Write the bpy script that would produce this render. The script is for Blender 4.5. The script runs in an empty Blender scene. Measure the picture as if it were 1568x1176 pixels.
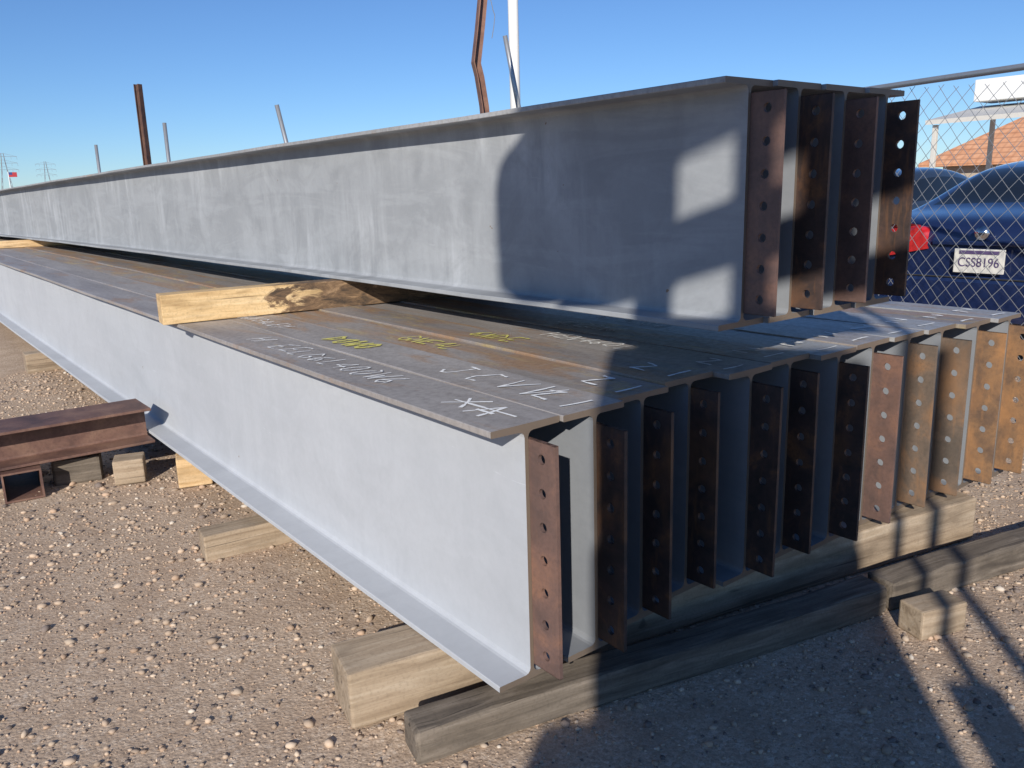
import bpy, bmesh, math, random
import numpy as np
from mathutils import Matrix, Vector
random.seed(7); rng=np.random.default_rng(7)
S=bpy.context.scene
COL=bpy.context.collection
ELEV=math.radians(24); DX,DY=.74,.673

# ---------------------------------------------------------------- materials
def mat(name):
    m=bpy.data.materials.new(name); m.use_nodes=True
    nt=m.node_tree; b=nt.nodes["Principled BSDF"]
    return m,nt,b
def N(nt,t,**k):
    n=nt.nodes.new(t)
    for a,v in k.items():
        if a.startswith('i_'):
            n.inputs[a[2:].replace('_',' ')].default_value=v
        else: setattr(n,a,v)
    return n
def lk(nt,a,b): nt.links.new(a,b)
def noise(nt,vec,scale,detail=6,rough=.6,dist=0):
    n=N(nt,"ShaderNodeTexNoise"); n.inputs["Scale"].default_value=scale
    n.inputs["Detail"].default_value=detail; n.inputs["Roughness"].default_value=rough
    n.inputs["Distortion"].default_value=dist
    lk(nt,vec,n.inputs["Vector"]); return n.outputs["Fac"]
def mapping(nt,vec,scale):
    n=N(nt,"ShaderNodeMapping"); n.inputs["Scale"].default_value=scale; lk(nt,vec,n.inputs["Vector"]); return n.outputs[0]
def ramp(nt,fac,stops):
    n=N(nt,"ShaderNodeValToRGB"); cr=n.color_ramp
    while len(cr.elements)<len(stops): cr.elements.new(.5)
    for e,(p,c) in zip(cr.elements,stops):
        e.position=p; e.color=(c[0],c[1],c[2],1) if hasattr(c,'__len__') else (c,c,c,1)
    lk(nt,fac,n.inputs[0]); return n.outputs[0]
def mix(nt,fac,a,b,bt='MIX'):
    n=N(nt,"ShaderNodeMix",data_type='RGBA',blend_type=bt)
    if hasattr(fac,'is_linked'): lk(nt,fac,n.inputs[0])
    else: n.inputs[0].default_value=fac
    for i,v in ((6,a),(7,b)):
        if hasattr(v,'is_linked'): lk(nt,v,n.inputs[i])
        else: n.inputs[i].default_value=(*v[:3],1)
    return n.outputs[2]
def mul(nt,fac,k):
    n=N(nt,"ShaderNodeMath",operation='MULTIPLY'); lk(nt,fac,n.inputs[0]); n.inputs[1].default_value=k; return n.outputs[0]
def bump(nt,b,h,strength=.3,dist=.002):
    n=N(nt,"ShaderNodeBump"); n.inputs["Strength"].default_value=strength; n.inputs["Distance"].default_value=dist
    lk(nt,h,n.inputs["Height"]); lk(nt,n.outputs[0],b.inputs["Normal"])
def geo(nt): return N(nt,"ShaderNodeNewGeometry").outputs["Position"]
def objc(nt): return N(nt,"ShaderNodeTexCoord").outputs["Object"]
def orand(nt): return N(nt,"ShaderNodeObjectInfo").outputs["Random"]

def simple(name,c,rough=.6,metal=0,var=.25,scale=8):
    m,nt,b=mat(name)
    f=noise(nt,geo(nt),scale)
    lk(nt,mix(nt,f,[x*(1-var) for x in c],[min(1,x*(1+var)) for x in c]),b.inputs["Base Color"])
    b.inputs["Roughness"].default_value=rough; b.inputs["Metallic"].default_value=metal
    return m

def paint(name,c1,c2,streak,patch=0.):
    m,nt,b=mat(name); g=geo(nt)
    a=noise(nt,g,1.6,5,.6)
    base=mix(nt,ramp(nt,a,[(.3,0.),(.7,1.)]),c1,c2)
    s=noise(nt,mapping(nt,g,(1,5.5,.8)),1.6,5,.62,.4)
    gate=ramp(nt,noise(nt,g,1.1,3,.5,.5),[(.42,0.),(.62,1.)])
    s=mix(nt,1.,ramp(nt,s,[(.42,0.),(.66,1.)]),gate,'MULTIPLY')
    col=mix(nt,mul(nt,s,streak),base,[min(1,x*1.4+.03) for x in c2])
    w=noise(nt,mapping(nt,g,(1,.7,4)),1.7,5,.6,1.2)
    col=mix(nt,mul(nt,ramp(nt,w,[(.48,0.),(.58,1.)]),patch),col,[min(1,x*1.25) for x in c2])
    w2=noise(nt,mapping(nt,g,(1,3,3)),1.1,6,.65,1.5)
    col=mix(nt,mul(nt,ramp(nt,w2,[(.50,0.),(.64,1.)]),patch*.7+.08),col,[x*.75 for x in c1])
    fine=noise(nt,g,45,5,.7)
    col=mix(nt,mul(nt,ramp(nt,fine,[(.4,0.),(.75,1.)]),.22),col,[x*.8 for x in c1])
    sp=noise(nt,g,30,2,.5)
    col=mix(nt,ramp(nt,sp,[(.79,0.),(.80,.8)]),col,(.20,.13,.08))
    scr=noise(nt,mapping(nt,g,(1,2,22)),2.2,4,.6,.8)
    col=mix(nt,mul(nt,ramp(nt,scr,[(.70,0.),(.73,1.)]),.35),col,[x*1.3 for x in c2])
    lk(nt,col,b.inputs["Base Color"]); b.inputs["Roughness"].default_value=.7
    b.inputs["Specular IOR Level"].default_value=.2
    return m
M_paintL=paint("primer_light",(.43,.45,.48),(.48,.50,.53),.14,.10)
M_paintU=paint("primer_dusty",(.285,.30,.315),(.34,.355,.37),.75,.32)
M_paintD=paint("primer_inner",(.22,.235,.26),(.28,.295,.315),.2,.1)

def topmat(name,c1,c2,rust,yel):
    m,nt,b=mat(name); g=geo(nt)
    v=N(nt,"ShaderNodeVectorMath",operation='ADD'); lk(nt,g,v.inputs[0])
    cx=N(nt,"ShaderNodeCombineXYZ"); lk(nt,mul(nt,orand(nt),37),cx.inputs[1]); lk(nt,cx.outputs[0],v.inputs[1]); g2=v.outputs[0]
    a=noise(nt,mapping(nt,g2,(6,.9,1)),1.6,7,.65,.3)
    col=mix(nt,ramp(nt,a,[(.35,0.),(.65,1.)]),c1,c2)
    s=noise(nt,mapping(nt,g2,(3.5,.8,1)),1.9,8,.7,.6)
    col=mix(nt,ramp(nt,s,[(rust,0.),(rust+.13,.85)]),col,(.38,.225,.12))
    y=noise(nt,mapping(nt,g2,(4,1.2,1)),2.3,8,.75,.9)
    col=mix(nt,ramp(nt,y,[(yel,0.),(yel+.1,.8)]),col,(.47,.36,.17))
    f=noise(nt,g2,55,6,.7)
    col=mix(nt,ramp(nt,f,[(.45,0.),(.8,.5)]),col,(.11,.095,.085))
    sc=noise(nt,mapping(nt,g2,(3,120,1)),1.5,3,.6,.2)
    col=mix(nt,ramp(nt,sc,[(.60,0.),(.72,.4)]),col,(.52,.50,.48))
    lk(nt,col,b.inputs["Base Color"])
    lk(nt,ramp(nt,f,[(.3,.38),(.7,.6)]),b.inputs["Roughness"])
    b.inputs["Metallic"].default_value=.1
    bump(nt,b,f,.15,.0008)
    return m
M_topB=topmat("mill_scale_top",(.29,.265,.25),(.42,.39,.37),.55,.64)
M_topC=topmat("mill_scale_rusty_top",(.25,.22,.20),(.37,.33,.30),.45,.53)
M_topG=topmat("dusty_primer_top",(.31,.31,.31),(.43,.43,.43),.57,.68)

def rust(name,dark,mid,bright,lo,mx=1.):
    m,nt,b=mat(name); g=geo(nt)
    a=noise(nt,g,7,8,.65,.5)
    col=ramp(nt,a,[(lo-.14,dark),(lo,mid),(lo+.2,bright)])
    f=noise(nt,g,90,5,.7)
    col=mix(nt,ramp(nt,f,[(.45,0.),(.75,.5)]),col,[x*.6 for x in dark])
    d=noise(nt,mapping(nt,g,(1,6,1.1)),7,5,.6)
    col=mix(nt,ramp(nt,d,[(.56,0.),(.74,.55*mx)]),col,[x*.95 for x in bright])
    p=noise(nt,g,3.1,5,.6,.6)
    col=mix(nt,ramp(nt,p,[(.55,0.),(.68,.6*mx)]),col,bright)
    lk(nt,col,b.inputs["Base Color"]); b.inputs["Roughness"].default_value=.6
    bump(nt,b,f,.15,.0008)
    return m
M_plate=[rust("plate_scale_shade",(.045,.033,.03),(.08,.05,.042),(.28,.13,.055),.55,.9),  # mill scale, with cast shade darkened into the colour for shaded plates
         rust("plate_brown",(.115,.074,.064),(.165,.098,.08),(.27,.14,.09),.52,.5),
         rust("plate_orange",(.15,.095,.065),(.26,.15,.08),(.44,.22,.09),.5),
         rust("plate_grey",(.12,.095,.075),(.18,.13,.095),(.34,.18,.085),.55)]
M_rail=rust("rusty_steel",(.09,.05,.042),(.16,.085,.065),(.24,.14,.10),.5)
M_edge=simple("cut_steel_edge",(.22,.17,.13),.5,.3)

def wood(name,c1,c2,c3,axis=0,gs=1.,knot=.5,bark=0.):
    m,nt,b=mat(name); o_=objc(nt)
    v=N(nt,"ShaderNodeVectorMath",operation='ADD'); lk(nt,o_,v.inputs[0]); lk(nt,mul(nt,orand(nt),19),v.inputs[1]); g=v.outputs[0]
    sc=[26*gs]*3; sc[axis]=1.6
    a=noise(nt,mapping(nt,g,sc),1.6,6,.65,.8)
    col=ramp(nt,a,[(.3,c1),(.5,c2),(.72,c3)])
    bl=noise(nt,mapping(nt,g,(3,9,9)),1.3,5,.6)
    col=mix(nt,ramp(nt,bl,[(.5,0.),(.72,.65)]),col,[x*.5 for x in c1])
    nn=noise(nt,mapping(nt,g,(7,16,16)),1.,3,.5,.8)
    col=mix(nt,ramp(nt,nn,[(.70,0.),(.75,knot)]),col,[x*.4 for x in c1])
    cr=noise(nt,mapping(nt,g,(1.2,60,60)),1.,3,.5,.3)
    col=mix(nt,ramp(nt,cr,[(.64,0.),(.69,.7)]),col,[x*.35 for x in c1])
    f=noise(nt,g,120,3,.6)
    col=mix(nt,ramp(nt,f,[(.5,0.),(.75,.35)]),col,[x*.6 for x in c1])
    if bark:
        sx=N(nt,"ShaderNodeSeparateXYZ"); lk(nt,o_,sx.inputs[0])
        aa=N(nt,"ShaderNodeMath",operation='ADD'); lk(nt,sx.outputs[0],aa.inputs[0]); lk(nt,mul(nt,noise(nt,mapping(nt,o_,(5,14,14)),1.,6,.7,.5),1.1),aa.inputs[1])
        bk=noise(nt,mapping(nt,o_,(9,30,30)),1.,6,.75,1.)
        bc=ramp(nt,bk,[(.35,(.05,.035,.025)),(.55,(.18,.11,.06)),(.7,(.42,.28,.16))])
        col=mix(nt,ramp(nt,aa.outputs[0],[(.10,0.),(.17,1.)]),col,bc)
    lk(nt,col,b.inputs["Base Color"]); b.inputs["Roughness"].default_value=.85
    bump(nt,b,a,.5,.003)
    return m
M_woodF=wood("fresh_lumber",(.46,.29,.13),(.68,.47,.25),(.78,.58,.35))
M_woodB=wood("fresh_lumber_bark",(.46,.29,.13),(.70,.49,.25),(.80,.60,.35),knot=.8,bark=1.)
M_woodO=wood("weathered_lumber",(.24,.175,.115),(.38,.29,.20),(.49,.395,.29),knot=.7)
M_woodD=wood("old_dark_timber",(.085,.068,.053),(.16,.13,.10),(.27,.225,.18),knot=.8)
M_chalk=simple("chalk",(.88,.88,.86),.9,0,.06,60)
M_chalkY=simple("yellow_chalk",(.66,.60,.15),.9,0,.2,60)
M_white=simple("white_paint",(.78,.78,.76),.5,0,.05)
M_galv=simple("galvanized_steel",(.42,.43,.44),.4,.6,.15,20)
M_wire=simple("fence_wire",(.40,.405,.41),.5,.3,.1)
M_dark=simple("black_rubber",(.03,.03,.03),.8)
M_yel=simple("caster_yellow",(.6,.38,.03),.45)  # used only on the added shadow casters

# ---------------------------------------------------------------- helpers
def add(name,verts,faces,mats,mi=None,parent=None,smooth=False,loc=None):
    me=bpy.data.meshes.new(name); me.from_pydata([tuple(map(float,v)) for v in verts],[],faces); 
    for m in mats: me.materials.append(m)
    if mi is not None:
        me.polygons.foreach_set("material_index",mi)
    if smooth: me.polygons.foreach_set("use_smooth",[True]*len(me.polygons))
    me.update()
    o=bpy.data.objects.new(name,me); COL.objects.link(o)
    if loc is not None: o.location=loc
    if parent: o.parent=parent
    return o
def empty(name,loc=(0,0,0)):
    o=bpy.data.objects.new(name,None); COL.objects.link(o); o.location=loc; o.empty_display_size=.1; return o
def boxobj(name,size,loc,m,rotz=0,bev=.004,parent=None,rough=0,rot=None):
    bm=bmesh.new(); bmesh.ops.create_cube(bm,size=1)
    bmesh.ops.scale(bm,vec=size,verts=bm.verts)
    if bev: bmesh.ops.bevel(bm,geom=bm.edges[:],offset=bev,segments=2,affect='EDGES',profile=.6)
    if rough:
        L=max(size); ax=list(size).index(L)
        n=int(L/.06)
        for i in range(1,n):
            p=[0,0,0];q=[0,0,0];p[ax]=-L/2+L*i/n;q[ax]=1
            bmesh.ops.bisect_plane(bm,geom=bm.verts[:]+bm.edges[:]+bm.faces[:],plane_co=p,plane_no=q)
        ph=random.random()*9
        for v in bm.verts:
            a=v.co[ax]
            for k in range(3):
                if k!=ax: v.co[k]+=rough*(math.sin(a*5+ph+k)+.6*math.sin(a*17+ph*2+k*3))*.5+random.uniform(-.3,.3)*rough
    me=bpy.data.meshes.new(name); bm.to_mesh(me); bm.free(); me.materials.append(m)
    o=bpy.data.objects.new(name,me); COL.objects.link(o); o.location=loc
    o.rotation_euler=rot if rot else (0,0,rotz)
    if parent: o.parent=parent
    return o
def tube(name,pts,r,m,seg=10,parent=None,closed=True):
    verts=[];faces=[]
    pts=[Vector(p) for p in pts]
    for i,p in enumerate(pts):
        d=(pts[min(i+1,len(pts)-1)]-pts[max(i-1,0)]).normalized()
        u=d.orthogonal().normalized() if i==0 else (u-d*u.dot(d)).normalized()
        w=d.cross(u); rr=r[i] if hasattr(r,'__len__') else r
        for k in range(seg):
            a=2*math.pi*k/seg; verts.append(p+u*math.cos(a)*rr+w*math.sin(a)*rr)
    for i in range(len(pts)-1):
        for k in range(seg):
            a=i*seg+k;b=i*seg+(k+1)%seg; faces.append((a,b,b+seg,a+seg))
    faces.append(tuple(range(seg))[::-1]); faces.append(tuple((len(pts)-1)*seg+k for k in range(seg)))
    return add(name,verts,faces,[m],parent=parent,smooth=seg>5)

# ---------------------------------------------------------------- I-beam
BW=.094; TF=.015; TW=.005
def profile(h,bw=BW,tf=TF,tw=TW,fr=.014,c=.0018):
    P=[]
    P+=[(-bw+c,0),(bw-c,0),(bw,c),(bw,tf-c),(bw-c,tf)]
    for k in range(4):
        a=-math.pi/2-k*math.pi/6; P.append((tw+fr+fr*math.cos(a),tf+fr+fr*math.sin(a)))
    for k in range(4):
        a=math.pi-k*math.pi/6; P.append((tw+fr+fr*math.cos(a),h-tf-fr+fr*math.sin(a)))
    P+=[(bw-c,h-tf),(bw,h-tf+c),(bw,h-c),(bw-c,h)]
    P+= [(-bw+c,h),(-bw,h-c),(-bw,h-tf+c),(-bw+c,h-tf)]
    for k in range(4):
        a=math.pi/2-k*math.pi/6; P.append((-tw-fr+fr*math.cos(a),h-tf-fr+fr*math.sin(a)))
    for k in range(4):
        a=0-k*math.pi/6; P.append((-tw-fr+fr*math.cos(a),tf+fr+fr*math.sin(a)))
    P+=[(-bw+c,tf),(-bw,tf-c),(-bw,c)]
    return P
def beam(name,x,yend,z0,h,L,mp,mt,yaw=0.,sag=0.,plate=0,pm=0,tilt=0.):
    P=profile(h); n=len(P)
    ys=[0,.02]+list(np.linspace(.3,L,44))
    V=[];F=[];MI=[]
    ph=random.random()*6
    for y in ys:
        for (px,pz) in P:
            w=0
            if .03<pz<h-.03: w=.0016*math.sin(y*1.9+ph)*math.sin(pz/h*math.pi)
            edge=.0015*math.sin(y*2.3+ph*2)+.001*math.sin(y*6+ph) if abs(px)>.05 else 0
            V.append((px+w+yaw*y+tilt*(pz-h/2),y,pz+edge*.8-sag*y*y))
    for i in range(len(ys)-1):
        for k in range(n):
            k2=(k+1)%n
            F.append((i*n+k,i*n+k2,(i+1)*n+k2,(i+1)*n+k))
            MI.append(1 if (P[k][1]>h-TF+.001 and P[k2][1]>=h-TF) else 0)
    F.append(tuple(range(n))); MI.append(2)
    F.append(tuple((len(ys)-1)*n+k for k in range(n))[::-1]); MI.append(2)
    o=add(name,V,F,[mp,mt,M_edge],MI,loc=(x,yend,z0))
    if plate:
        connection_plate(o,(TW+.0005,0,h/2-.265+random.uniform(-.004,.004)),M_plate[pm],yend)
    return o
def connection_plate(parent,off,m,seed):
    W=.088; back=.07; H=.53; T=.0095; r=.0115; sp=.0762; cy=-W*.5; seg=16
    V=[];F=[]
    def vid(y,z):
        V.append((y,z)); return len(V)-1
    half=sp/2
    zc=[H/2+(i-3)*sp for i in range(7)]
    y1=cy+half; y0=-W
    for c in zc:
        ring=[];sq=[]
        for k in range(seg):
            a=2*math.pi*(k+.5)/seg; ca,sa=math.cos(a),math.sin(a)
            ring.append(vid(cy+r*ca,c+r*sa))
            q=half/max(abs(ca),abs(sa)); yy=cy+ca*q; zz=c+sa*q
            if yy<cy: yy=cy+(yy-cy)*(W+cy)/half
            sq.append(vid(yy,zz))
        for k in range(seg):
            k2=(k+1)%seg; F.append((ring[k],ring[k2],sq[k2],sq[k]))
    bm=bmesh.new()
    bv=[bm.verts.new((0,a,b)) for a,b in V]
    for f in F: bm.faces.new([bv[i] for i in f])
    for ci,c in enumerate(zc):
        base=ci*2*seg; sqi=[base+2*k+1 for k in range(seg)]
        for q in range(4):
            k=[1,5,9,13][q]; a=bv[sqi[k]]; b=bv[sqi[k+1]]
            ey=(y0 if q in(1,2) else y1); ez=c+(half if q in(0,1) else -half)
            if abs(a.co.y-ey)<1e-5 and abs(a.co.z-ez)<1e-5: continue
            cv=bm.verts.new((0,ey,ez)); 
            try: bm.faces.new((a,cv,b))
            except Exception: pass
    def quad(ya,yb,za,zb):
        vs=[bm.verts.new(p) for p in ((0,ya,za),(0,yb,za),(0,yb,zb),(0,ya,zb))]; bm.faces.new(vs)
    quad(y0,y1,0,zc[0]-half); quad(y0,y1,zc[-1]+half,H); 
    quad(y1,back,0,zc[0]-half); quad(y1,back,zc[0]-half,zc[-1]+half); quad(y1,back,zc[-1]+half,H)
    bmesh.ops.remove_doubles(bm,verts=bm.verts[:],dist=.0003)
    bmesh.ops.recalc_face_normals(bm,faces=bm.faces[:])
    ret=bmesh.ops.extrude_face_region(bm,geom=bm.faces[:])
    bmesh.ops.translate(bm,vec=(T,0,0),verts=[v for v in ret['geom'] if isinstance(v,bmesh.types.BMVert)])
    bmesh.ops.recalc_face_normals(bm,faces=bm.faces[:])
    me=bpy.data.meshes.new("connection_plate"); bm.to_mesh(me); bm.free(); me.materials.append(m); me.materials.append(M_edge)
    for p in me.polygons:
        if abs(p.normal.x)<.3 and p.area>.0015: p.material_index=1
    o=bpy.data.objects.new("connection_plate",me); COL.objects.link(o); o.parent=parent; o.location=off
    o.rotation_euler=(random.uniform(-.006,.006),0,random.uniform(-.03,.03))
    return o

lower=[]
yl=[1.31,1.30,1.335,1.35,1.30,1.31,1.275,1.275,1.26,1.245,1.215,1.19]
pml=[1,0,0,0,0,0,0,1,3,3,2,2]
tops=[M_topB,M_topB,M_topC,M_topC,M_topB,M_topC,M_topG,M_topB,M_topG,M_topG,M_topC,M_topG]
for i in range(12):
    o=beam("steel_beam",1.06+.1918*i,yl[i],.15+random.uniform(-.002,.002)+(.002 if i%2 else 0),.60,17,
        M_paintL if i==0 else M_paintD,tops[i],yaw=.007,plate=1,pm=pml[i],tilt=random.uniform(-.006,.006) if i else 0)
    lower.append(o)
upper=[]
for i,(x,y,pm) in enumerate([(1.75,1.28,1),(1.935,1.265,0),(2.13,1.255,1),(2.325,1.245,0)]):
    o=beam("steel_beam",x,y,.875,.60,17,M_paintU if i==0 else M_paintD,M_topG,sag=.00035,plate=1,pm=pm)
    upper.append(o)

# ---------------------------------------------------------------- chalk writing
GL={'H':[[(0,0),(0,1)],[(0,.5),(.6,.55)],[(.6,0),(.6,1)]],'E':[[(.6,1),(0,.95),(0,0),(.6,.05)],[(0,.5),(.45,.5)]],
'L':[[(0,1),(.05,0),(.5,.05)]],'6':[[(.5,1),(.15,.6),(.05,.2),(.3,0),(.55,.2),(.35,.45),(.1,.3)]],
'X':[[(0,0),(.8,.9)],[(0,.9),(.75,.05)]],'A':[[(0,0),(.4,1),(.75,0)],[(.1,.4),(.75,.35)]],
'J':[[(.1,.95),(.6,1)],[(.4,1),(.4,.1),(.15,0),(0,.2)]],'C':[[(.6,.9),(.2,.95),(0,.5),(.2,.05),(.6,.1)]],
'V':[[(0,1),(.3,0),(.6,1)]],'N':[[(0,0),(.05,1),(.5,0),(.55,1)]],'/':[[(0,0),(.5,1)]],'G':[[(.6,.85),(.2,.95),(0,.4),(.3,0),(.6,.2),(.55,.45),(.3,.45)]],
'4':[[(.5,0),(.45,1),(0,.35),(.65,.35)]],'Z':[[(0,1),(.6,.95),(.1,.05),(.8,0)]],'I':[[(0,0),(.05,1)]],'M':[[(0,0),(.1,1),(.35,.4),(.6,1),(.7,0)]],'D':[[(0,0),(0,1),(.5,.7),(.5,.3),(0,0)]],'W':[[(0,1),(.2,0),(.4,.6),(.6,0),(.8,1)]],' ':[],
'0':[[(.3,1),(.05,.6),(.1,.1),(.4,0),(.6,.4),(.5,.9),(.3,1)]],'-':[[(-.3,.4),(2.3,.5)]]}
def chalk(parent,text,x,y,size,w,m=M_chalk,z=.602,adv=.8,slant=.15):
    V=[];F=[];cur=0; w*=1.6
    for ch in text:
        dy0=random.uniform(-.08,.08)*size
        for st in GL.get(ch,[]):
            pts=[(cur+(a+slant*b)*size*.9+random.uniform(-.05,.05)*size,dy0+b*size*random.uniform(.85,1.1)) for a,b in st]
            q=[]
            for a,b in zip(pts[:-1],pts[1:]):
                bx,by=random.uniform(-.04,.04)*size,random.uniform(-.04,.04)*size
                for t in (0,.25,.5,.75): 
                    k=4*t*(1-t); q.append((a[0]+(b[0]-a[0])*t+bx*k,a[1]+(b[1]-a[1])*t+by*k))
            q.append(pts[-1])
            for a,b in zip(q[:-1],q[1:]):
                dx,dy=b[0]-a[0],b[1]-a[1]; l=math.hypot(dx,dy) or 1; ww=w*random.uniform(.55,1.1); nx,ny=-dy/l*ww,dx/l*ww
                ex,ey=dx/l*w*.4,dy/l*w*.4
                i=len(V)
                for p,s,e in ((a,1,-1),(b,1,1),(b,-1,1),(a,-1,-1)):
                    X_=p[0]+nx*s+ex*e; Y_=p[1]+ny*s+ey*e
                    V.append((x+Y_,y-X_,z+.0015+random.uniform(0,.0004)))
                F.append((i,i+1,i+2,i+3))
        cur+=adv*size*random.uniform(.8,1.15)
    return add("chalk_writing",V,F,[m],parent=parent)
chalk(lower[0],"XA",-.035,.27,.09,.0032,adv=1.15)
chalk(lower[0],"-",-.035,.25,.09,.0028)
chalk(lower[0],"HIFEELG6L400W6",-.03,1.50,.08,.0020,adv=.95,slant=.3)
chalk(lower[1],"JCVV",-.045,.58,.10,.0026,adv=1.2,slant=.3)
chalk(lower[1],"M6NG4LEH",-.04,2.1,.07,.0018,slant=.3)
chalk(lower[1],"D0W0",-.03,1.3,.08,.005,M_chalkY)
chalk(lower[2],"GNE4L",-.03,1.1,.08,.0028,M_chalkY)
chalk(lower[3],"6NDE",-.03,.95,.08,.0028,M_chalkY)
for i in range(1,12):
    chalk(lower[i],"Z",-.04,.16+random.uniform(0,.03),.08,.003,slant=0)
    chalk(lower[i],"I",-.05,.035+random.uniform(0,.02),.09,.0028,slant=0)
    if i>3: chalk(lower[i],random.choice(["HEN460L","4LZ0N6","NIM0G4"]),-.04,.75+random.random()*.3,.07,.002,slant=.3)

# ---------------------------------------------------------------- timbers
def lumber(name,a,b,h,w,z,m,rough=.002,bev=.005):
    ax,ay=a;bx,by=b; L=math.hypot(bx-ax,by-ay); ang=math.atan2(by-ay,bx-ax)
    nx,ny=-math.sin(ang),math.cos(ang)
    return boxobj(name,(L,w,h),((ax+bx)/2+nx*w/2,(ay+by)/2+ny*w/2,z+h/2),m,ang,bev,rough=rough)
lumber("wood_spacer",(.925,3.40),(2.7,3.18),.118,.10,.753,M_woodB,.0015,.004)
lumber("wood_spacer",(1.0,11.2),(2.7,11.0),.082,.09,.753,M_woodF)
lumber("support_timber",(.745,1.60),(2.93,1.14),.147,.16,0,M_woodO,.003,.008)
lumber("support_timber",(.80,2.78),(2.9,2.5),.095,.10,-.003,M_woodO,.002)
lumber("support_timber",(.9,7.0),(3.4,6.9),.147,.16,0,M_woodO,.003)
lumber("old_timber",(.80,1.40),(2.2,1.07),.085,.095,-.006,M_woodD,.006,.01)
lumber("old_timber",(2.22,1.065),(3.7,.72),.09,.095,-.004,M_woodD,.006,.01)
lumber("wood_block",(2.12,.93),(2.27,.88),.085,.085,0,M_woodO,.0,.006)
lumber("wood_block",(.76,3.86),(.88,3.82),.11,.12,0,M_woodO,.0,.006)
lumber("wood_block",(.965,3.62),(1.10,3.58),.13,.12,0,M_woodF,.0,.006)
lumber("wood_block",(.55,4.05),(.74,4.0),.12,.14,-.01,M_woodD,.006,.012)
def small_beam(name,x0,x1,y,z,h,bw):
    P=profile(h,bw,.012,.005,.01,.0015); n=len(P); V=[];F=[]
    for X_ in (x0,x1):
        for a,b in P: V.append((X_,y+a+(X_-x0)*-.03,z+b))
    for k in range(n):
        k2=(k+1)%n; F.append((k,k2,n+k2,n+k))
    F.append(tuple(range(n))[::-1]); F.append(tuple(range(n,2*n)))
    return add(name,V,F,[M_rail])
small_beam("rusty_beam",-2.5,.975,4.19,.135,.165,.13)
def sqtube(name,x,y,z,w,h,L,t,m,rotz):
    V=[];F=[]
    for Y_ in (0,L):
        for (a,b) in ((w,h),(w-2*t,h-2*t)):
            zo=(h-b)/2
            for p,q in ((-a/2,0),(a/2,0),(a/2,b),(-a/2,b)): V.append((p,Y_,q+zo))
    for k in range(4):
        k2=(k+1)%4
        F+= [(k,k2,8+k2,8+k),(4+k2,4+k,12+k,12+k2),(k2,k,4+k,4+k2),(8+k,8+k2,12+k2,12+k)]
    o=add(name,V,F,[m],loc=(x,y,z)); o.rotation_euler=(0,0,rotz); return o
sqtube("rusty_square_tube",.42,3.93,0,.15,.13,.6,.008,M_rail,-.1)

# ---------------------------------------------------------------- ground
def ground_mat():
    m,nt,b=mat("gravel_dirt"); g=geo(nt)
    big=noise(nt,g,.7,5,.6)
    col=mix(nt,ramp(nt,big,[(.35,0.),(.65,1.)]),(.55,.41,.295),(.69,.535,.39))
    v=N(nt,"ShaderNodeTexVoronoi"); v.inputs["Scale"].default_value=105; lk(nt,g,v.inputs["Vector"])
    hs=N(nt,"ShaderNodeSeparateColor"); lk(nt,v.outputs["Color"],hs.inputs[0])
    st=ramp(nt,hs.outputs[0],[(0.,(.26,.195,.15)),(.3,(.52,.395,.29)),(.7,(.65,.50,.37)),(1.,(.82,.71,.59))])
    col=mix(nt,.5,col,st)
    f=noise(nt,g,240,4,.7)
    col=mix(nt,ramp(nt,f,[(.38,.55),(.58,0.)]),col,(.25,.185,.135))
    mid=noise(nt,g,5,6,.7)
    col=mix(nt,ramp(nt,mid,[(.38,.5),(.58,0.)]),col,(.38,.27,.19))
    far=noise(nt,g,.12,4,.6)
    col=mix(nt,ramp(nt,far,[(.5,0.),(.7,.4)]),col,(.38,.27,.18))
    lk(nt,col,b.inputs["Base Color"]); b.inputs["Roughness"].default_value=1.; b.inputs["Specular IOR Level"].default_value=.1
    h=N(nt,"ShaderNodeMath",operation='ADD'); lk(nt,ramp(nt,v.outputs["Distance"],[(0.,1.),(.6,0.)]),h.inputs[0]); lk(nt,f,h.inputs[1])
    h2=N(nt,"ShaderNodeMath",operation='MULTIPLY_ADD'); lk(nt,noise(nt,g,22,6,.7),h2.inputs[0]); h2.inputs[1].default_value=3.; lk(nt,h.outputs[0],h2.inputs[2])
    bump(nt,b,h2.outputs[0],.42,.0038)
    return m
M_ground=ground_mat()
def gz(x,y):
    t=min(max((x-16)/12,0),1); t=t*t*(3-2*t)
    z=-1.3*t
    r=math.hypot(x-1,y-2)
    if r<14: z+=.006*math.sin(x*2.1+y*1.3)*math.sin(y*1.7-x)*min(1,(14-r)/4)-.004
    return z
def axis():
    a=[-3000,-800,-300,-120,-50,-20,-10,-6]+list(np.arange(-4,8.01,.2))+[9,10,12,14,16,18,20,22,24,26,28,31,40,60,120,300,800,3000]
    return a
ax=axis(); V=[];F=[]; n=len(ax)
for y in ax:
    for x in ax: V.append((x,y,gz(x,y)))
for j in range(n-1):
    for i in range(n-1): F.append((j*n+i,j*n+i+1,(j+1)*n+i+1,(j+1)*n+i))
add("ground",V,F,[M_ground],smooth=True)
bm=bmesh.new(); bmesh.ops.create_icosphere(bm,subdivisions=1,radius=1); 
bv=np.array([v.co[:] for v in bm.verts]); bf=np.array([[v.index for v in f.verts] for f in bm.faces]); bm.free()
Np=95000
dist=rng.power(1.7,Np)*6.5+.6
ang=rng.uniform(-.15,1.5,Np)
px=dist*np.sin(ang)+rng.normal(0,.05,Np); py=dist*np.cos(ang)
sz=np.clip(rng.lognormal(math.log(.0027),.6,Np),.0012,.014)*(1+.07*dist)
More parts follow.
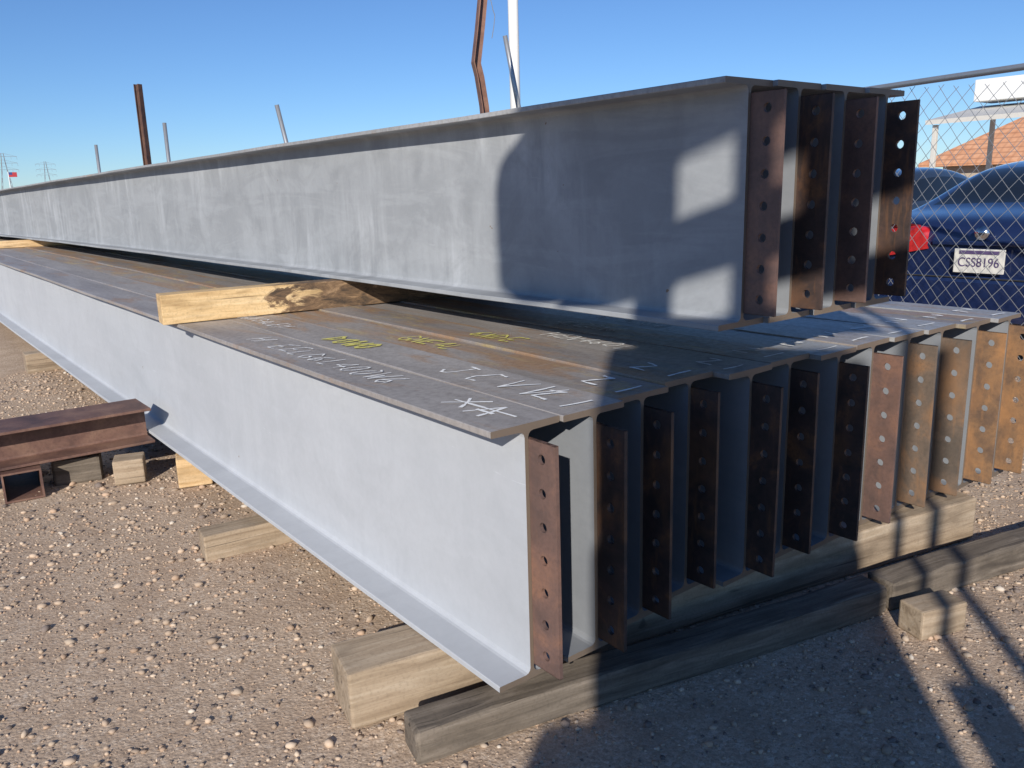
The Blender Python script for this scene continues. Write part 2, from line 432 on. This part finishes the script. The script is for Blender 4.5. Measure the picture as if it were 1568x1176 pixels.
sc=sz[:,None]*rng.uniform(.6,1.3,(Np,3)); sc[:,2]*=.6
jit=rng.uniform(.75,1.2,(Np,12,1))
th=rng.uniform(0,2*math.pi,Np); c,s=np.cos(th),np.sin(th)
Pv=bv[None]*jit*sc[:,None,:]
X_=Pv[:,:,0]*c[:,None]-Pv[:,:,1]*s[:,None]+px[:,None]; Y_=Pv[:,:,0]*s[:,None]+Pv[:,:,1]*c[:,None]+py[:,None]
gzv=np.array([gz(a,b) for a,b in zip(px,py)])
Z_=Pv[:,:,2]+gzv[:,None]+sc[:,2:3]*.4
PV=np.stack([X_,Y_,Z_],-1).reshape(-1,3); PF=(bf[None]+np.arange(Np)[:,None,None]*12).reshape(-1,3)
me=bpy.data.meshes.new("gravel"); me.vertices.add(len(PV)); me.vertices.foreach_set("co",PV.ravel())
me.loops.add(len(PF)*3); me.loops.foreach_set("vertex_index",PF.ravel()); me.polygons.add(len(PF))
me.polygons.foreach_set("loop_start",np.arange(0,len(PF)*3,3)); me.polygons.foreach_set("loop_total",np.full(len(PF),3)); me.update(calc_edges=True)
at=me.color_attributes.new("tone",'FLOAT_COLOR','POINT')
pal=np.array([(.55,.42,.31),(.44,.335,.25),(.60,.475,.36),(.23,.185,.16),(.50,.355,.25),(.62,.54,.45)])
pc=pal[rng.choice(6,Np,p=[.26,.24,.14,.16,.16,.04])]*rng.uniform(.75,1.1,(Np,1))
cc=np.ones((Np,12,4)); cc[:,:,:3]=pc[:,None,:]; at.data.foreach_set("color",cc.ravel())
m,nt,b=mat("pebble"); a=N(nt,"ShaderNodeVertexColor",layer_name="tone"); lk(nt,a.outputs[0],b.inputs["Base Color"]); b.inputs["Roughness"].default_value=.95; b.inputs["Specular IOR Level"].default_value=.15
me.materials.append(m); o=bpy.data.objects.new("gravel",me); COL.objects.link(o)

# ---------------------------------------------------------------- posts & poles
def post_I(name,x,y,top,w,m):
    P=profile(w*1.1,w/2,.008,.004,.006,.001); n=len(P);V=[];F=[]
    for z in (-.1,top):
        for a,b_ in P: V.append((a,b_,z))
    for k in range(n): F.append((k,(k+1)%n,n+(k+1)%n,n+k))
    F.append(tuple(range(n))[::-1]);F.append(tuple(range(n,2*n)))
    o=add(name,V,F,[m],loc=(x,y,0)); o.rotation_euler=(0,0,.5); return o
M_post=rust("dark_rusty_post",(.05,.03,.027),(.09,.045,.035),(.16,.08,.05),.5)
post_I("rusty_steel_post",2.79,10,2.48,.06,M_post)
tube("pipe_post",[(4.2,14,-.1),(4.2,14,2.42)],.03,M_galv)
tube("pipe_post",[(4.07,18,-.1),(4.07,18,2.32)],.03,M_galv)
tube("pipe_post",[(5.7,12,-.1),(5.21,12,2.54)],.032,M_galv)
tube("pipe_post",[(6.14,7,-.1),(5.66,7,2.13),(5.52,7,2.75)],[.026,.026,.024],M_galv)
tube("white_pole",[(11.25,14,-.2),(11.28,14,9)],[.11,.10],M_white,16)
tube("hanging_cable",[(10.75+.05*math.sin(i*1.3),14,5.6-.17*i+.05*math.cos(i*2)) for i in range(9)],.008,M_galv,5)
def angle(name,pts,w,t,m):
    P=[(0,0),(w,0),(w,t),(t,t),(t,w),(0,w)];V=[];F=[];n=6
    for p in pts:
        for a,b_ in P: V.append((p[0]+a*.94-b_*.34-.04,p[1]-a*.34-b_*.94,p[2]))
    for i in range(len(pts)-1):
        for k in range(n): F.append((i*n+k,i*n+(k+1)%n,(i+1)*n+(k+1)%n,(i+1)*n+k))
    F.append(tuple(range(n)));F.append(tuple((len(pts)-1)*n+k for k in range(n))[::-1])
    o=add(name,V,F,[m]); return o
M_ang=rust("rusty_angle_iron",(.16,.08,.055),(.22,.11,.075),(.29,.16,.11),.5)
angle("bent_angle_iron",[(4.62,6,-.1),(4.47,6,1.94),(4.43,6,2.18),(4.40,6,2.285),(4.45,6,2.55),(4.49,6,2.79),(4.58,6,3.6)],.085,.008,M_ang)

# ---------------------------------------------------------------- chain link fence
fence=empty("chain_link_fence",(4.55,2.1,0))
fd=Vector((.32,.947,0)); FH=1.73
k0,k1=-3.0,9.0
V=[];F=[]
def wire(p,q,r):
    d=(q-p).normalized(); nrm=Vector((fd.y,-fd.x,0)); u=nrm; w=d.cross(u)
    i=len(V)
    for P_ in (p,q):
        for a in range(3):
            an=2*math.pi*a/3; V.append(P_+u*math.cos(an)*r+w*math.sin(an)*r)
    for a in range(3): F.append((i+a,i+(a+1)%3,i+3+(a+1)%3,i+3+a))
dg=.100
def fp(k,z,o=0):
    sagx=.02*math.sin(k*2.1)+.012*math.sin(z*4+k)
    t=z/FH
    return Vector((fd.x*k+fd.y*(o+sagx),fd.y*k-fd.x*(o+sagx),z+.03*t*math.sin(k*3.1)-.03*t+.006*math.sin(k*31)))
kk=k0-FH
while kk<k1:
    for s_ in (1,-1):
        nseg=12
        for j in range(nseg):
            za,zb=.04+(FH-.05)*j/nseg,.04+(FH-.05)*(j+1)/nseg
            if s_==1: ka,kb=kk+za,kk+zb
            else: ka,kb=kk+FH-za,kk+FH-zb
            if min(ka,kb)<k0 or max(ka,kb)>k1: continue
            wire(fp(ka,za,.0018*s_),fp(kb,zb,.0018*s_),.0018)
    kk+=dg*random.uniform(.92,1.08)
add("mesh_wires",V,F,[M_wire],parent=fence)
tube("top_rail",[fd*k+Vector((0,0,FH+.01*math.sin(k*1.7))) for k in np.linspace(k0,k1,24)],.017,M_galv,parent=fence)
for k in np.arange(k0+1.2,k1,3.6):
    tube("line_post",[fd*k+Vector((0,0,-.05)),fd*k+Vector((0,0,FH+.0))],.022,M_galv,parent=fence)

# ---------------------------------------------------------------- cars
def car(x,y,body,rot=0,detail=True):
    e=empty("parked_car",(x,y,0)); e.rotation_euler=(0,0,rot)
    st=[(0.0,.42,.80,.86,.70,.60),(.05,.33,.90,.955,.79,.70),(.30,.28,.94,1.00,.83,.72),(.55,.24,.955,1.03,.845,.70),(.85,.22,.955,1.18,.85,.62),
        (1.15,.22,.955,1.30,.85,.58),(1.6,.22,.95,1.36,.85,.575),(2.1,.22,.94,1.37,.85,.575),(2.6,.22,.93,1.31,.85,.58),(2.95,.22,.92,1.15,.85,.64),(3.25,.22,.91,.99,.85,.72),
        (3.8,.24,.86,.93,.83,.70),(4.2,.28,.74,.80,.77,.62),(4.38,.36,.6,.64,.66,.5)]
    V=[];F=[];MI=[]
    for (sx,b,be,ro,w,rw) in st:
        half=[(w*.9,b),(w,b+.12),(w*1.01,(b+be)/2),(w*.99,be-.05),(w*.965,be),(rw+ (w-rw)*.12,be+(ro-be)*.85),(rw*.93,ro-.012),(rw*.5,ro+.008)]
        for a,z in half: V.append((sx,a,z))
        for a,z in half[::-1]: V.append((sx,-a,z))
    n=16
    for i in range(len(st)-1):
        for k in range(n):
            k2=(k+1)%n
            F.append((i*n+k,i*n+k2,(i+1)*n+k2,(i+1)*n+k))
            xm=(st[i][0]+st[i+1][0])/2; mi=0
            if k in(4,10) and .8<xm<3.0: mi=1
            if k in(6,7,8) and (.5<xm<1.1 or 2.55<xm<3.1): mi=1
            if k==15: mi=2
            MI.append(mi)
    F.append(tuple(range(n))[::-1]);MI.append(0);F.append(tuple((len(st)-1)*n+k for k in range(n)));MI.append(0)
    o=add("body",V,F,[body,M_glass,M_dark],MI,parent=e,smooth=True)
    bv_=o.modifiers.new("s",'SUBSURF'); bv_.levels=2; bv_.render_levels=2
    for wx in (.78,3.45):
        for sy in (-1,1):
            t=tube("wheel",[(wx,sy*.66,.31),(wx,sy*.855,.31)],.31,M_dark,24,parent=e)
            tube("hub",[(wx,sy*.80,.31),(wx,sy*.865,.31)],.19,M_galv,16,parent=e)
    bo=boxobj("rear_bumper",(.16,1.62,.30),(.05,0,.47),body,0,.05,parent=e)
    for sy in (-1,1):
        lv=[(.045,sy*.36,.79),(-.02,sy*.38,.92),(.10,sy*.80,.96),(.25,sy*.86,.92),(.22,sy*.865,.74),(.05,sy*.74,.70)]
        V=[(a-.065,b_,c_) for a,b_,c_ in lv]+[(a+.12,b_*.9,c_) for a,b_,c_ in lv]
        nn=6; F=[tuple(range(nn)),tuple(range(nn,2*nn))[::-1]]+[(k,(k+1)%nn,nn+(k+1)%nn,nn+k) for k in range(nn)]
        t=add("tail_lamp",V,F,[M_red],parent=e); bb=t.modifiers.new("b",'BEVEL'); bb.width=.02; bb.segments=3
    boxobj("licence_plate",(.012,.305,.152),(-.045,0,.71),M_plateW,0,.004,parent=e)
    boxobj("plate_header",(.004,.24,.022),(-.053,0,.765),M_purple,0,0,parent=e)
    cu=bpy.data.curves.new("plate_text",'FONT'); cu.body="CSS8196"; cu.size=.082; cu.align_x='CENTER'; cu.extrude=.001
    to=bpy.data.objects.new("plate_text",cu); COL.objects.link(to); to.parent=e; to.location=(-.0535,0,.675); to.rotation_euler=(math.pi/2,0,-math.pi/2)
    to.scale=(.85,1,1); cu.materials.append(M_purple)
    tube("badge",[(-.045,0,.885),(-.015,0,.885)],.042,M_chrome,20,parent=e)
    boxobj("trunk_trim",(.02,.62,.03),(-.02,0,.82),body,0,.008,parent=e)
    boxobj("trunk_seam",(.01,1.3,.008),(-.03,0,.60),M_dark,0,.002,parent=e)
    for sy in(-1,1):
        boxobj("side_mirror",(.10,.16,.12),(2.55,sy*.95,1.0),body,0,.03,parent=e)
    return e
m,nt,b=mat("car_glass"); b.inputs["Base Color"].default_value=(.012,.015,.018,1); b.inputs["Roughness"].default_value=.06; M_glass=m
def carpaint(n,c):
    m,nt,b=mat(n); b.inputs["Base Color"].default_value=(*c,1); b.inputs["Roughness"].default_value=.22; b.inputs["Metallic"].default_value=.2; b.inputs["Coat Weight"].default_value=1.
    return m
M_blue=carpaint("dark_blue_car_paint",(.014,.026,.085)); M_char=carpaint("charcoal_car_paint",(.03,.035,.04))
m,nt,b=mat("tail_lamp_red"); b.inputs["Base Color"].default_value=(.6,.02,.025,1); b.inputs["Roughness"].default_value=.15; b.inputs["Coat Weight"].default_value=.6; M_red=m
M_plateW=simple("licence_plate_white",(.68,.66,.60),.4,0,.08); M_purple=simple("plate_ink",(.10,.07,.16),.5)
m,nt,b=mat("chrome"); b.inputs["Base Color"].default_value=(.7,.7,.7,1); b.inputs["Metallic"].default_value=1; b.inputs["Roughness"].default_value=.15; M_chrome=m
car(5.65,2.32,M_blue)
car(8.3,5.35,M_char)

# ---------------------------------------------------------------- house
M_tile,nt,b=mat("clay_roof_tile"); g=geo(nt)
w1=N(nt,"ShaderNodeTexWave",wave_type='BANDS',bands_direction='Z'); w1.inputs["Scale"].default_value=1.6; lk(nt,g,w1.inputs["Vector"])
w2=N(nt,"ShaderNodeTexWave",wave_type='BANDS',bands_direction='Y'); w2.inputs["Scale"].default_value=1.0; lk(nt,g,w2.inputs["Vector"])
nn_=noise(nt,g,3,4,.6)
c_=mix(nt,ramp(nt,nn_,[(.3,0.),(.7,1.)]),(.62,.28,.14),(.78,.42,.24))
c_=mix(nt,ramp(nt,w1.outputs["Fac"],[(.05,.5),(.3,0.)]),c_,(.32,.14,.08))
c_=mix(nt,ramp(nt,w2.outputs["Fac"],[(.05,.35),(.35,0.)]),c_,(.38,.17,.09))
lk(nt,c_,b.inputs["Base Color"]); b.inputs["Roughness"].default_value=.85
M_stucco=simple("beige_stucco",(.48,.40,.31),.9,0,.08,3)
house=empty("tile_roof_house",(36,17.7,-1.3))
def hip(name,x0,x1,y0,y1,ze,zr,inset,m,parent):
    xm=(x0+x1)/2
    V=[(x0,y0,ze),(x1,y0,ze),(x1,y1,ze),(x0,y1,ze),(xm,y0+inset,zr),(xm,y1-inset,zr),(x0,y0,ze-.15),(x1,y0,ze-.15),(x1,y1,ze-.15),(x0,y1,ze-.15)]
    F=[(0,1,4),(1,2,5,4),(2,3,5),(3,0,4,5),(0,6,7,1),(1,7,8,2),(2,8,9,3),(3,9,6,0),(6,9,8,7)]
    return add(name,V,F,[m],parent=parent)
boxobj("walls",(10,15.6,3.0),(5.5,-8.6,1.5),M_stucco,0,.02,parent=house)
hip("roof",0,11,-17.2,0,3.15,6.3,4.8,M_tile,house)
for yy in (-13,-9,-3):
    boxobj("window_frame",(.10,1.6,1.2),(.48,yy,1.6),M_white,0,.01,parent=house)
    boxobj("window_pane",(.06,1.44,1.04),(.44,yy,1.6),M_glass,0,.0,parent=house)
boxobj("door",(.08,1.0,2.1),(.47,-6,1.05),M_rail,0,.01,parent=house)
M_canopy=simple("canopy_roof",(.62,.60,.55),.6,0,.1)
can=empty("patio_canopy",(24,6,-1.15))
A=[(0,5.7,3.95),(0,-2,3.98),(4,-2,4.5),(4,6.0,4.5)]
V=A+[(x,y,z-.12) for x,y,z in A]
add("canopy_roof",V,[(0,1,2,3),(7,6,5,4),(0,4,5,1),(1,5,6,2),(2,6,7,3),(3,7,4,0)],[M_canopy],parent=can)
for yy in (5.5,2.4,-.8):
    boxobj("canopy_post",(.12,.12,3.82),(.2,yy,1.91),M_canopy,0,.01,parent=can)
    boxobj("canopy_post",(.12,.12,4.3),(3.8,yy,2.15),M_canopy,0,.01,parent=can)
boxobj("rooftop_cooler",(1.2,1.8,.62),(3.3,4.75,4.85),M_white,0,.03,parent=can)

# ---------------------------------------------------------------- distant pylons and flag
def pylon(x,y,H_,name="transmission_tower",k=1.):
    V=[];F=[]
    def bar(p,q,r=.16):
        r*=k*.7
        p=Vector(p);q=Vector(q);d=(q-p).normalized();u=d.orthogonal().normalized();w=d.cross(u);i=len(V)
        for P_ in(p,q):
            for a in range(4):
                an=math.pi/2*a; V.append(P_+u*math.cos(an)*r+w*math.sin(an)*r)
        for a in range(4): F.append((i+a,i+(a+1)%4,i+4+(a+1)%4,i+4+a))
    def wd(z): return 3.0*(1-z/H_)**1.3+.5
    zs=np.linspace(0,H_,8)
    for a,b_ in zip(zs[:-1],zs[1:]):
        for sx,sy in((1,1),(1,-1),(-1,-1),(-1,1)):
            bar((sx*wd(a),sy*wd(a),a),(sx*wd(b_),sy*wd(b_),b_))
            bar((sx*wd(a),sy*wd(a),a),(sx*wd(b_),-sy*wd(b_),b_),.09)
    for z in (H_*.70,H_*.82,H_*.94):
        bar((-6,0,z),(6,0,z),.14); bar((-6,0,z),(0,0,z+1.5),.1); bar((6,0,z),(0,0,z+1.5),.1)
        for s_ in(-6,-3.5,3.5,6): bar((s_,0,z),(s_,0,z-1.4),.1)
    return add(name,V,F,[M_galv],loc=(x,y,0))
pylon(66,480,26); pylon(112,640,29); pylon(440,950,62,k=1.4)
fl=empty("flag_pole",(32.5,232,0))
tube("pole",[(0,0,0),(0,0,9.0)],.09,M_white,8,parent=fl)
boxobj("flag",(1.7,.04,1.1),(.95,0,8.3),simple("flag_red",(.5,.05,.06),.7),0,0,parent=fl)
boxobj("flag_canton",(.75,.06,.6),(.45,0,8.55),simple("flag_blue",(.05,.07,.25),.7),0,0,parent=fl)

# ---------------------------------------------------------------- added shadow casters behind the viewpoint, out of view
rig=empty("shadow_rig",(DX*-1.4,DY*-1.4,0)); rig.rotation_euler=(0,0,math.atan2(-DX,DY))  # invented rig of unseen boxes, shaped to throw shadows on stacks and ground
def cbox(n,s0,s1,z0,z1,d0,d1,m,bev=.02): return boxobj(n,(s1-s0,d1-d0,z1-z0),((s0+s1)/2,(d0+d1)/2,(z0+z1)/2),m,0,bev,parent=rig)
cbox("caster_base",-.27,.70,.12,1.47,-1.6,-.1,M_yel,.09)
cbox("caster_mid",-.13,.68,1.44,1.95,-.5,-.1,M_yel,.06)
cbox("caster_panel",-.12,.66,1.9,2.53,-.12,-.05,M_dark,.03)
cbox("caster_upright",-.05,.06,.1,3.7,-.1,.05,M_dark)
cbox("caster_plate",-.28,.07,2.62,3.7,-.05,-.02,M_dark,.012)
cbox("caster_bar",.05,.75,2.65,2.80,-.1,.0,M_dark,.03)
cbox("caster_post",.20,.29,2.4,3.6,-.1,-.02,M_dark,.03)
cbox("caster_screen",.38,.60,2.7,3.6,-.1,-.06,M_dark,.03)
cbox("caster_strip",.73,.86,.1,1.55,-.1,-.05,M_dark,.02)  # added strips and posts from here on cast the streaks at the right
cbox("caster_post",.79,.83,1.5,3.0,-.1,-.05,M_dark)
cbox("caster_strip",.90,1.03,.1,1.5,-.6,-.55,M_dark,.02)
cbox("caster_post",.93,.98,1.4,2.85,-.6,-.55,M_dark)
cbox("caster_rail",1.08,1.12,.1,1.9,-.9,-.85,M_dark)
cbox("caster_rail",1.17,1.25,.1,1.3,-.9,-.85,M_dark)
cbox("caster_top_rail",-.1,.96,3.55,3.63,-1.4,-.02,M_dark)
lump=tube("caster_lump",[(-.31,-.35,3.03),(-.31,-.2,3.03),(-.31,.05,3.03)],.22,M_rail,40,parent=rig)  # added lump, gives the upper web's shadow its rounded edge
for v in lump.data.vertices:
    a=math.atan2(v.co.z-3.03,v.co.x+.31); q=1+.04*math.sin(3*a+1)+.03*math.sin(7*a+2)+.02*math.sin(11*a)
    v.co.x=-.31+(v.co.x+.31)*q; v.co.z=3.03+(v.co.z-3.03)*q
for wy in (-.3,-1.3):
    tube("wheel",[(-.15,wy,.28),(.05,wy,.28)],.28,M_dark,20,parent=rig); tube("wheel",[(.50,wy,.28),(.7,wy,.28)],.28,M_dark,20,parent=rig)  # wheels of the made-up shadow rig, never in view

# ---------------------------------------------------------------- light, sky, camera
w=bpy.data.worlds.new("World"); S.world=w; w.use_nodes=True; nt=w.node_tree
sky=nt.nodes.new("ShaderNodeTexSky"); sky.sky_type='NISHITA'; sky.sun_disc=False; sky.sun_elevation=ELEV
sky.sun_rotation=math.atan2(-DX,-DY)
sky.air_density=1.0; sky.dust_density=.0; sky.ozone_density=4.0; sky.altitude=800
bg=nt.nodes["Background"]
mx=N(nt,"ShaderNodeMix",data_type='RGBA',blend_type='MULTIPLY'); mx.inputs[0].default_value=1
lk(nt,sky.outputs[0],mx.inputs[6]); mx.inputs[7].default_value=(.70,.87,1.10,1)
lk(nt,mx.outputs[2],bg.inputs[0]); bg.inputs[1].default_value=.10
sd=bpy.data.lights.new("sun",'SUN'); sd.energy=5.0; sd.angle=math.radians(.55); sd.color=(1,.94,.85)
so=bpy.data.objects.new("sun",sd); COL.objects.link(so)
dv=Vector((DX*math.cos(ELEV),DY*math.cos(ELEV),-math.sin(ELEV)))
so.rotation_euler=dv.to_track_quat('-Z','Y').to_euler(); so.location=(-5,-5,8)
cd=bpy.data.cameras.new("camera"); cd.sensor_width=36; cd.lens=29.16; cd.clip_start=.02; cd.clip_end=6000
co=bpy.data.objects.new("camera",cd); COL.objects.link(co)
M_=Matrix(((.783,.1628,-.6003,0),(-.6214,.1606,-.7669,0),(-.0284,.9735,.2269,1.23),(0,0,0,1)))
co.matrix_world=M_
S.camera=co
S.view_settings.view_transform='Standard'; S.view_settings.look='None'; S.view_settings.exposure=0
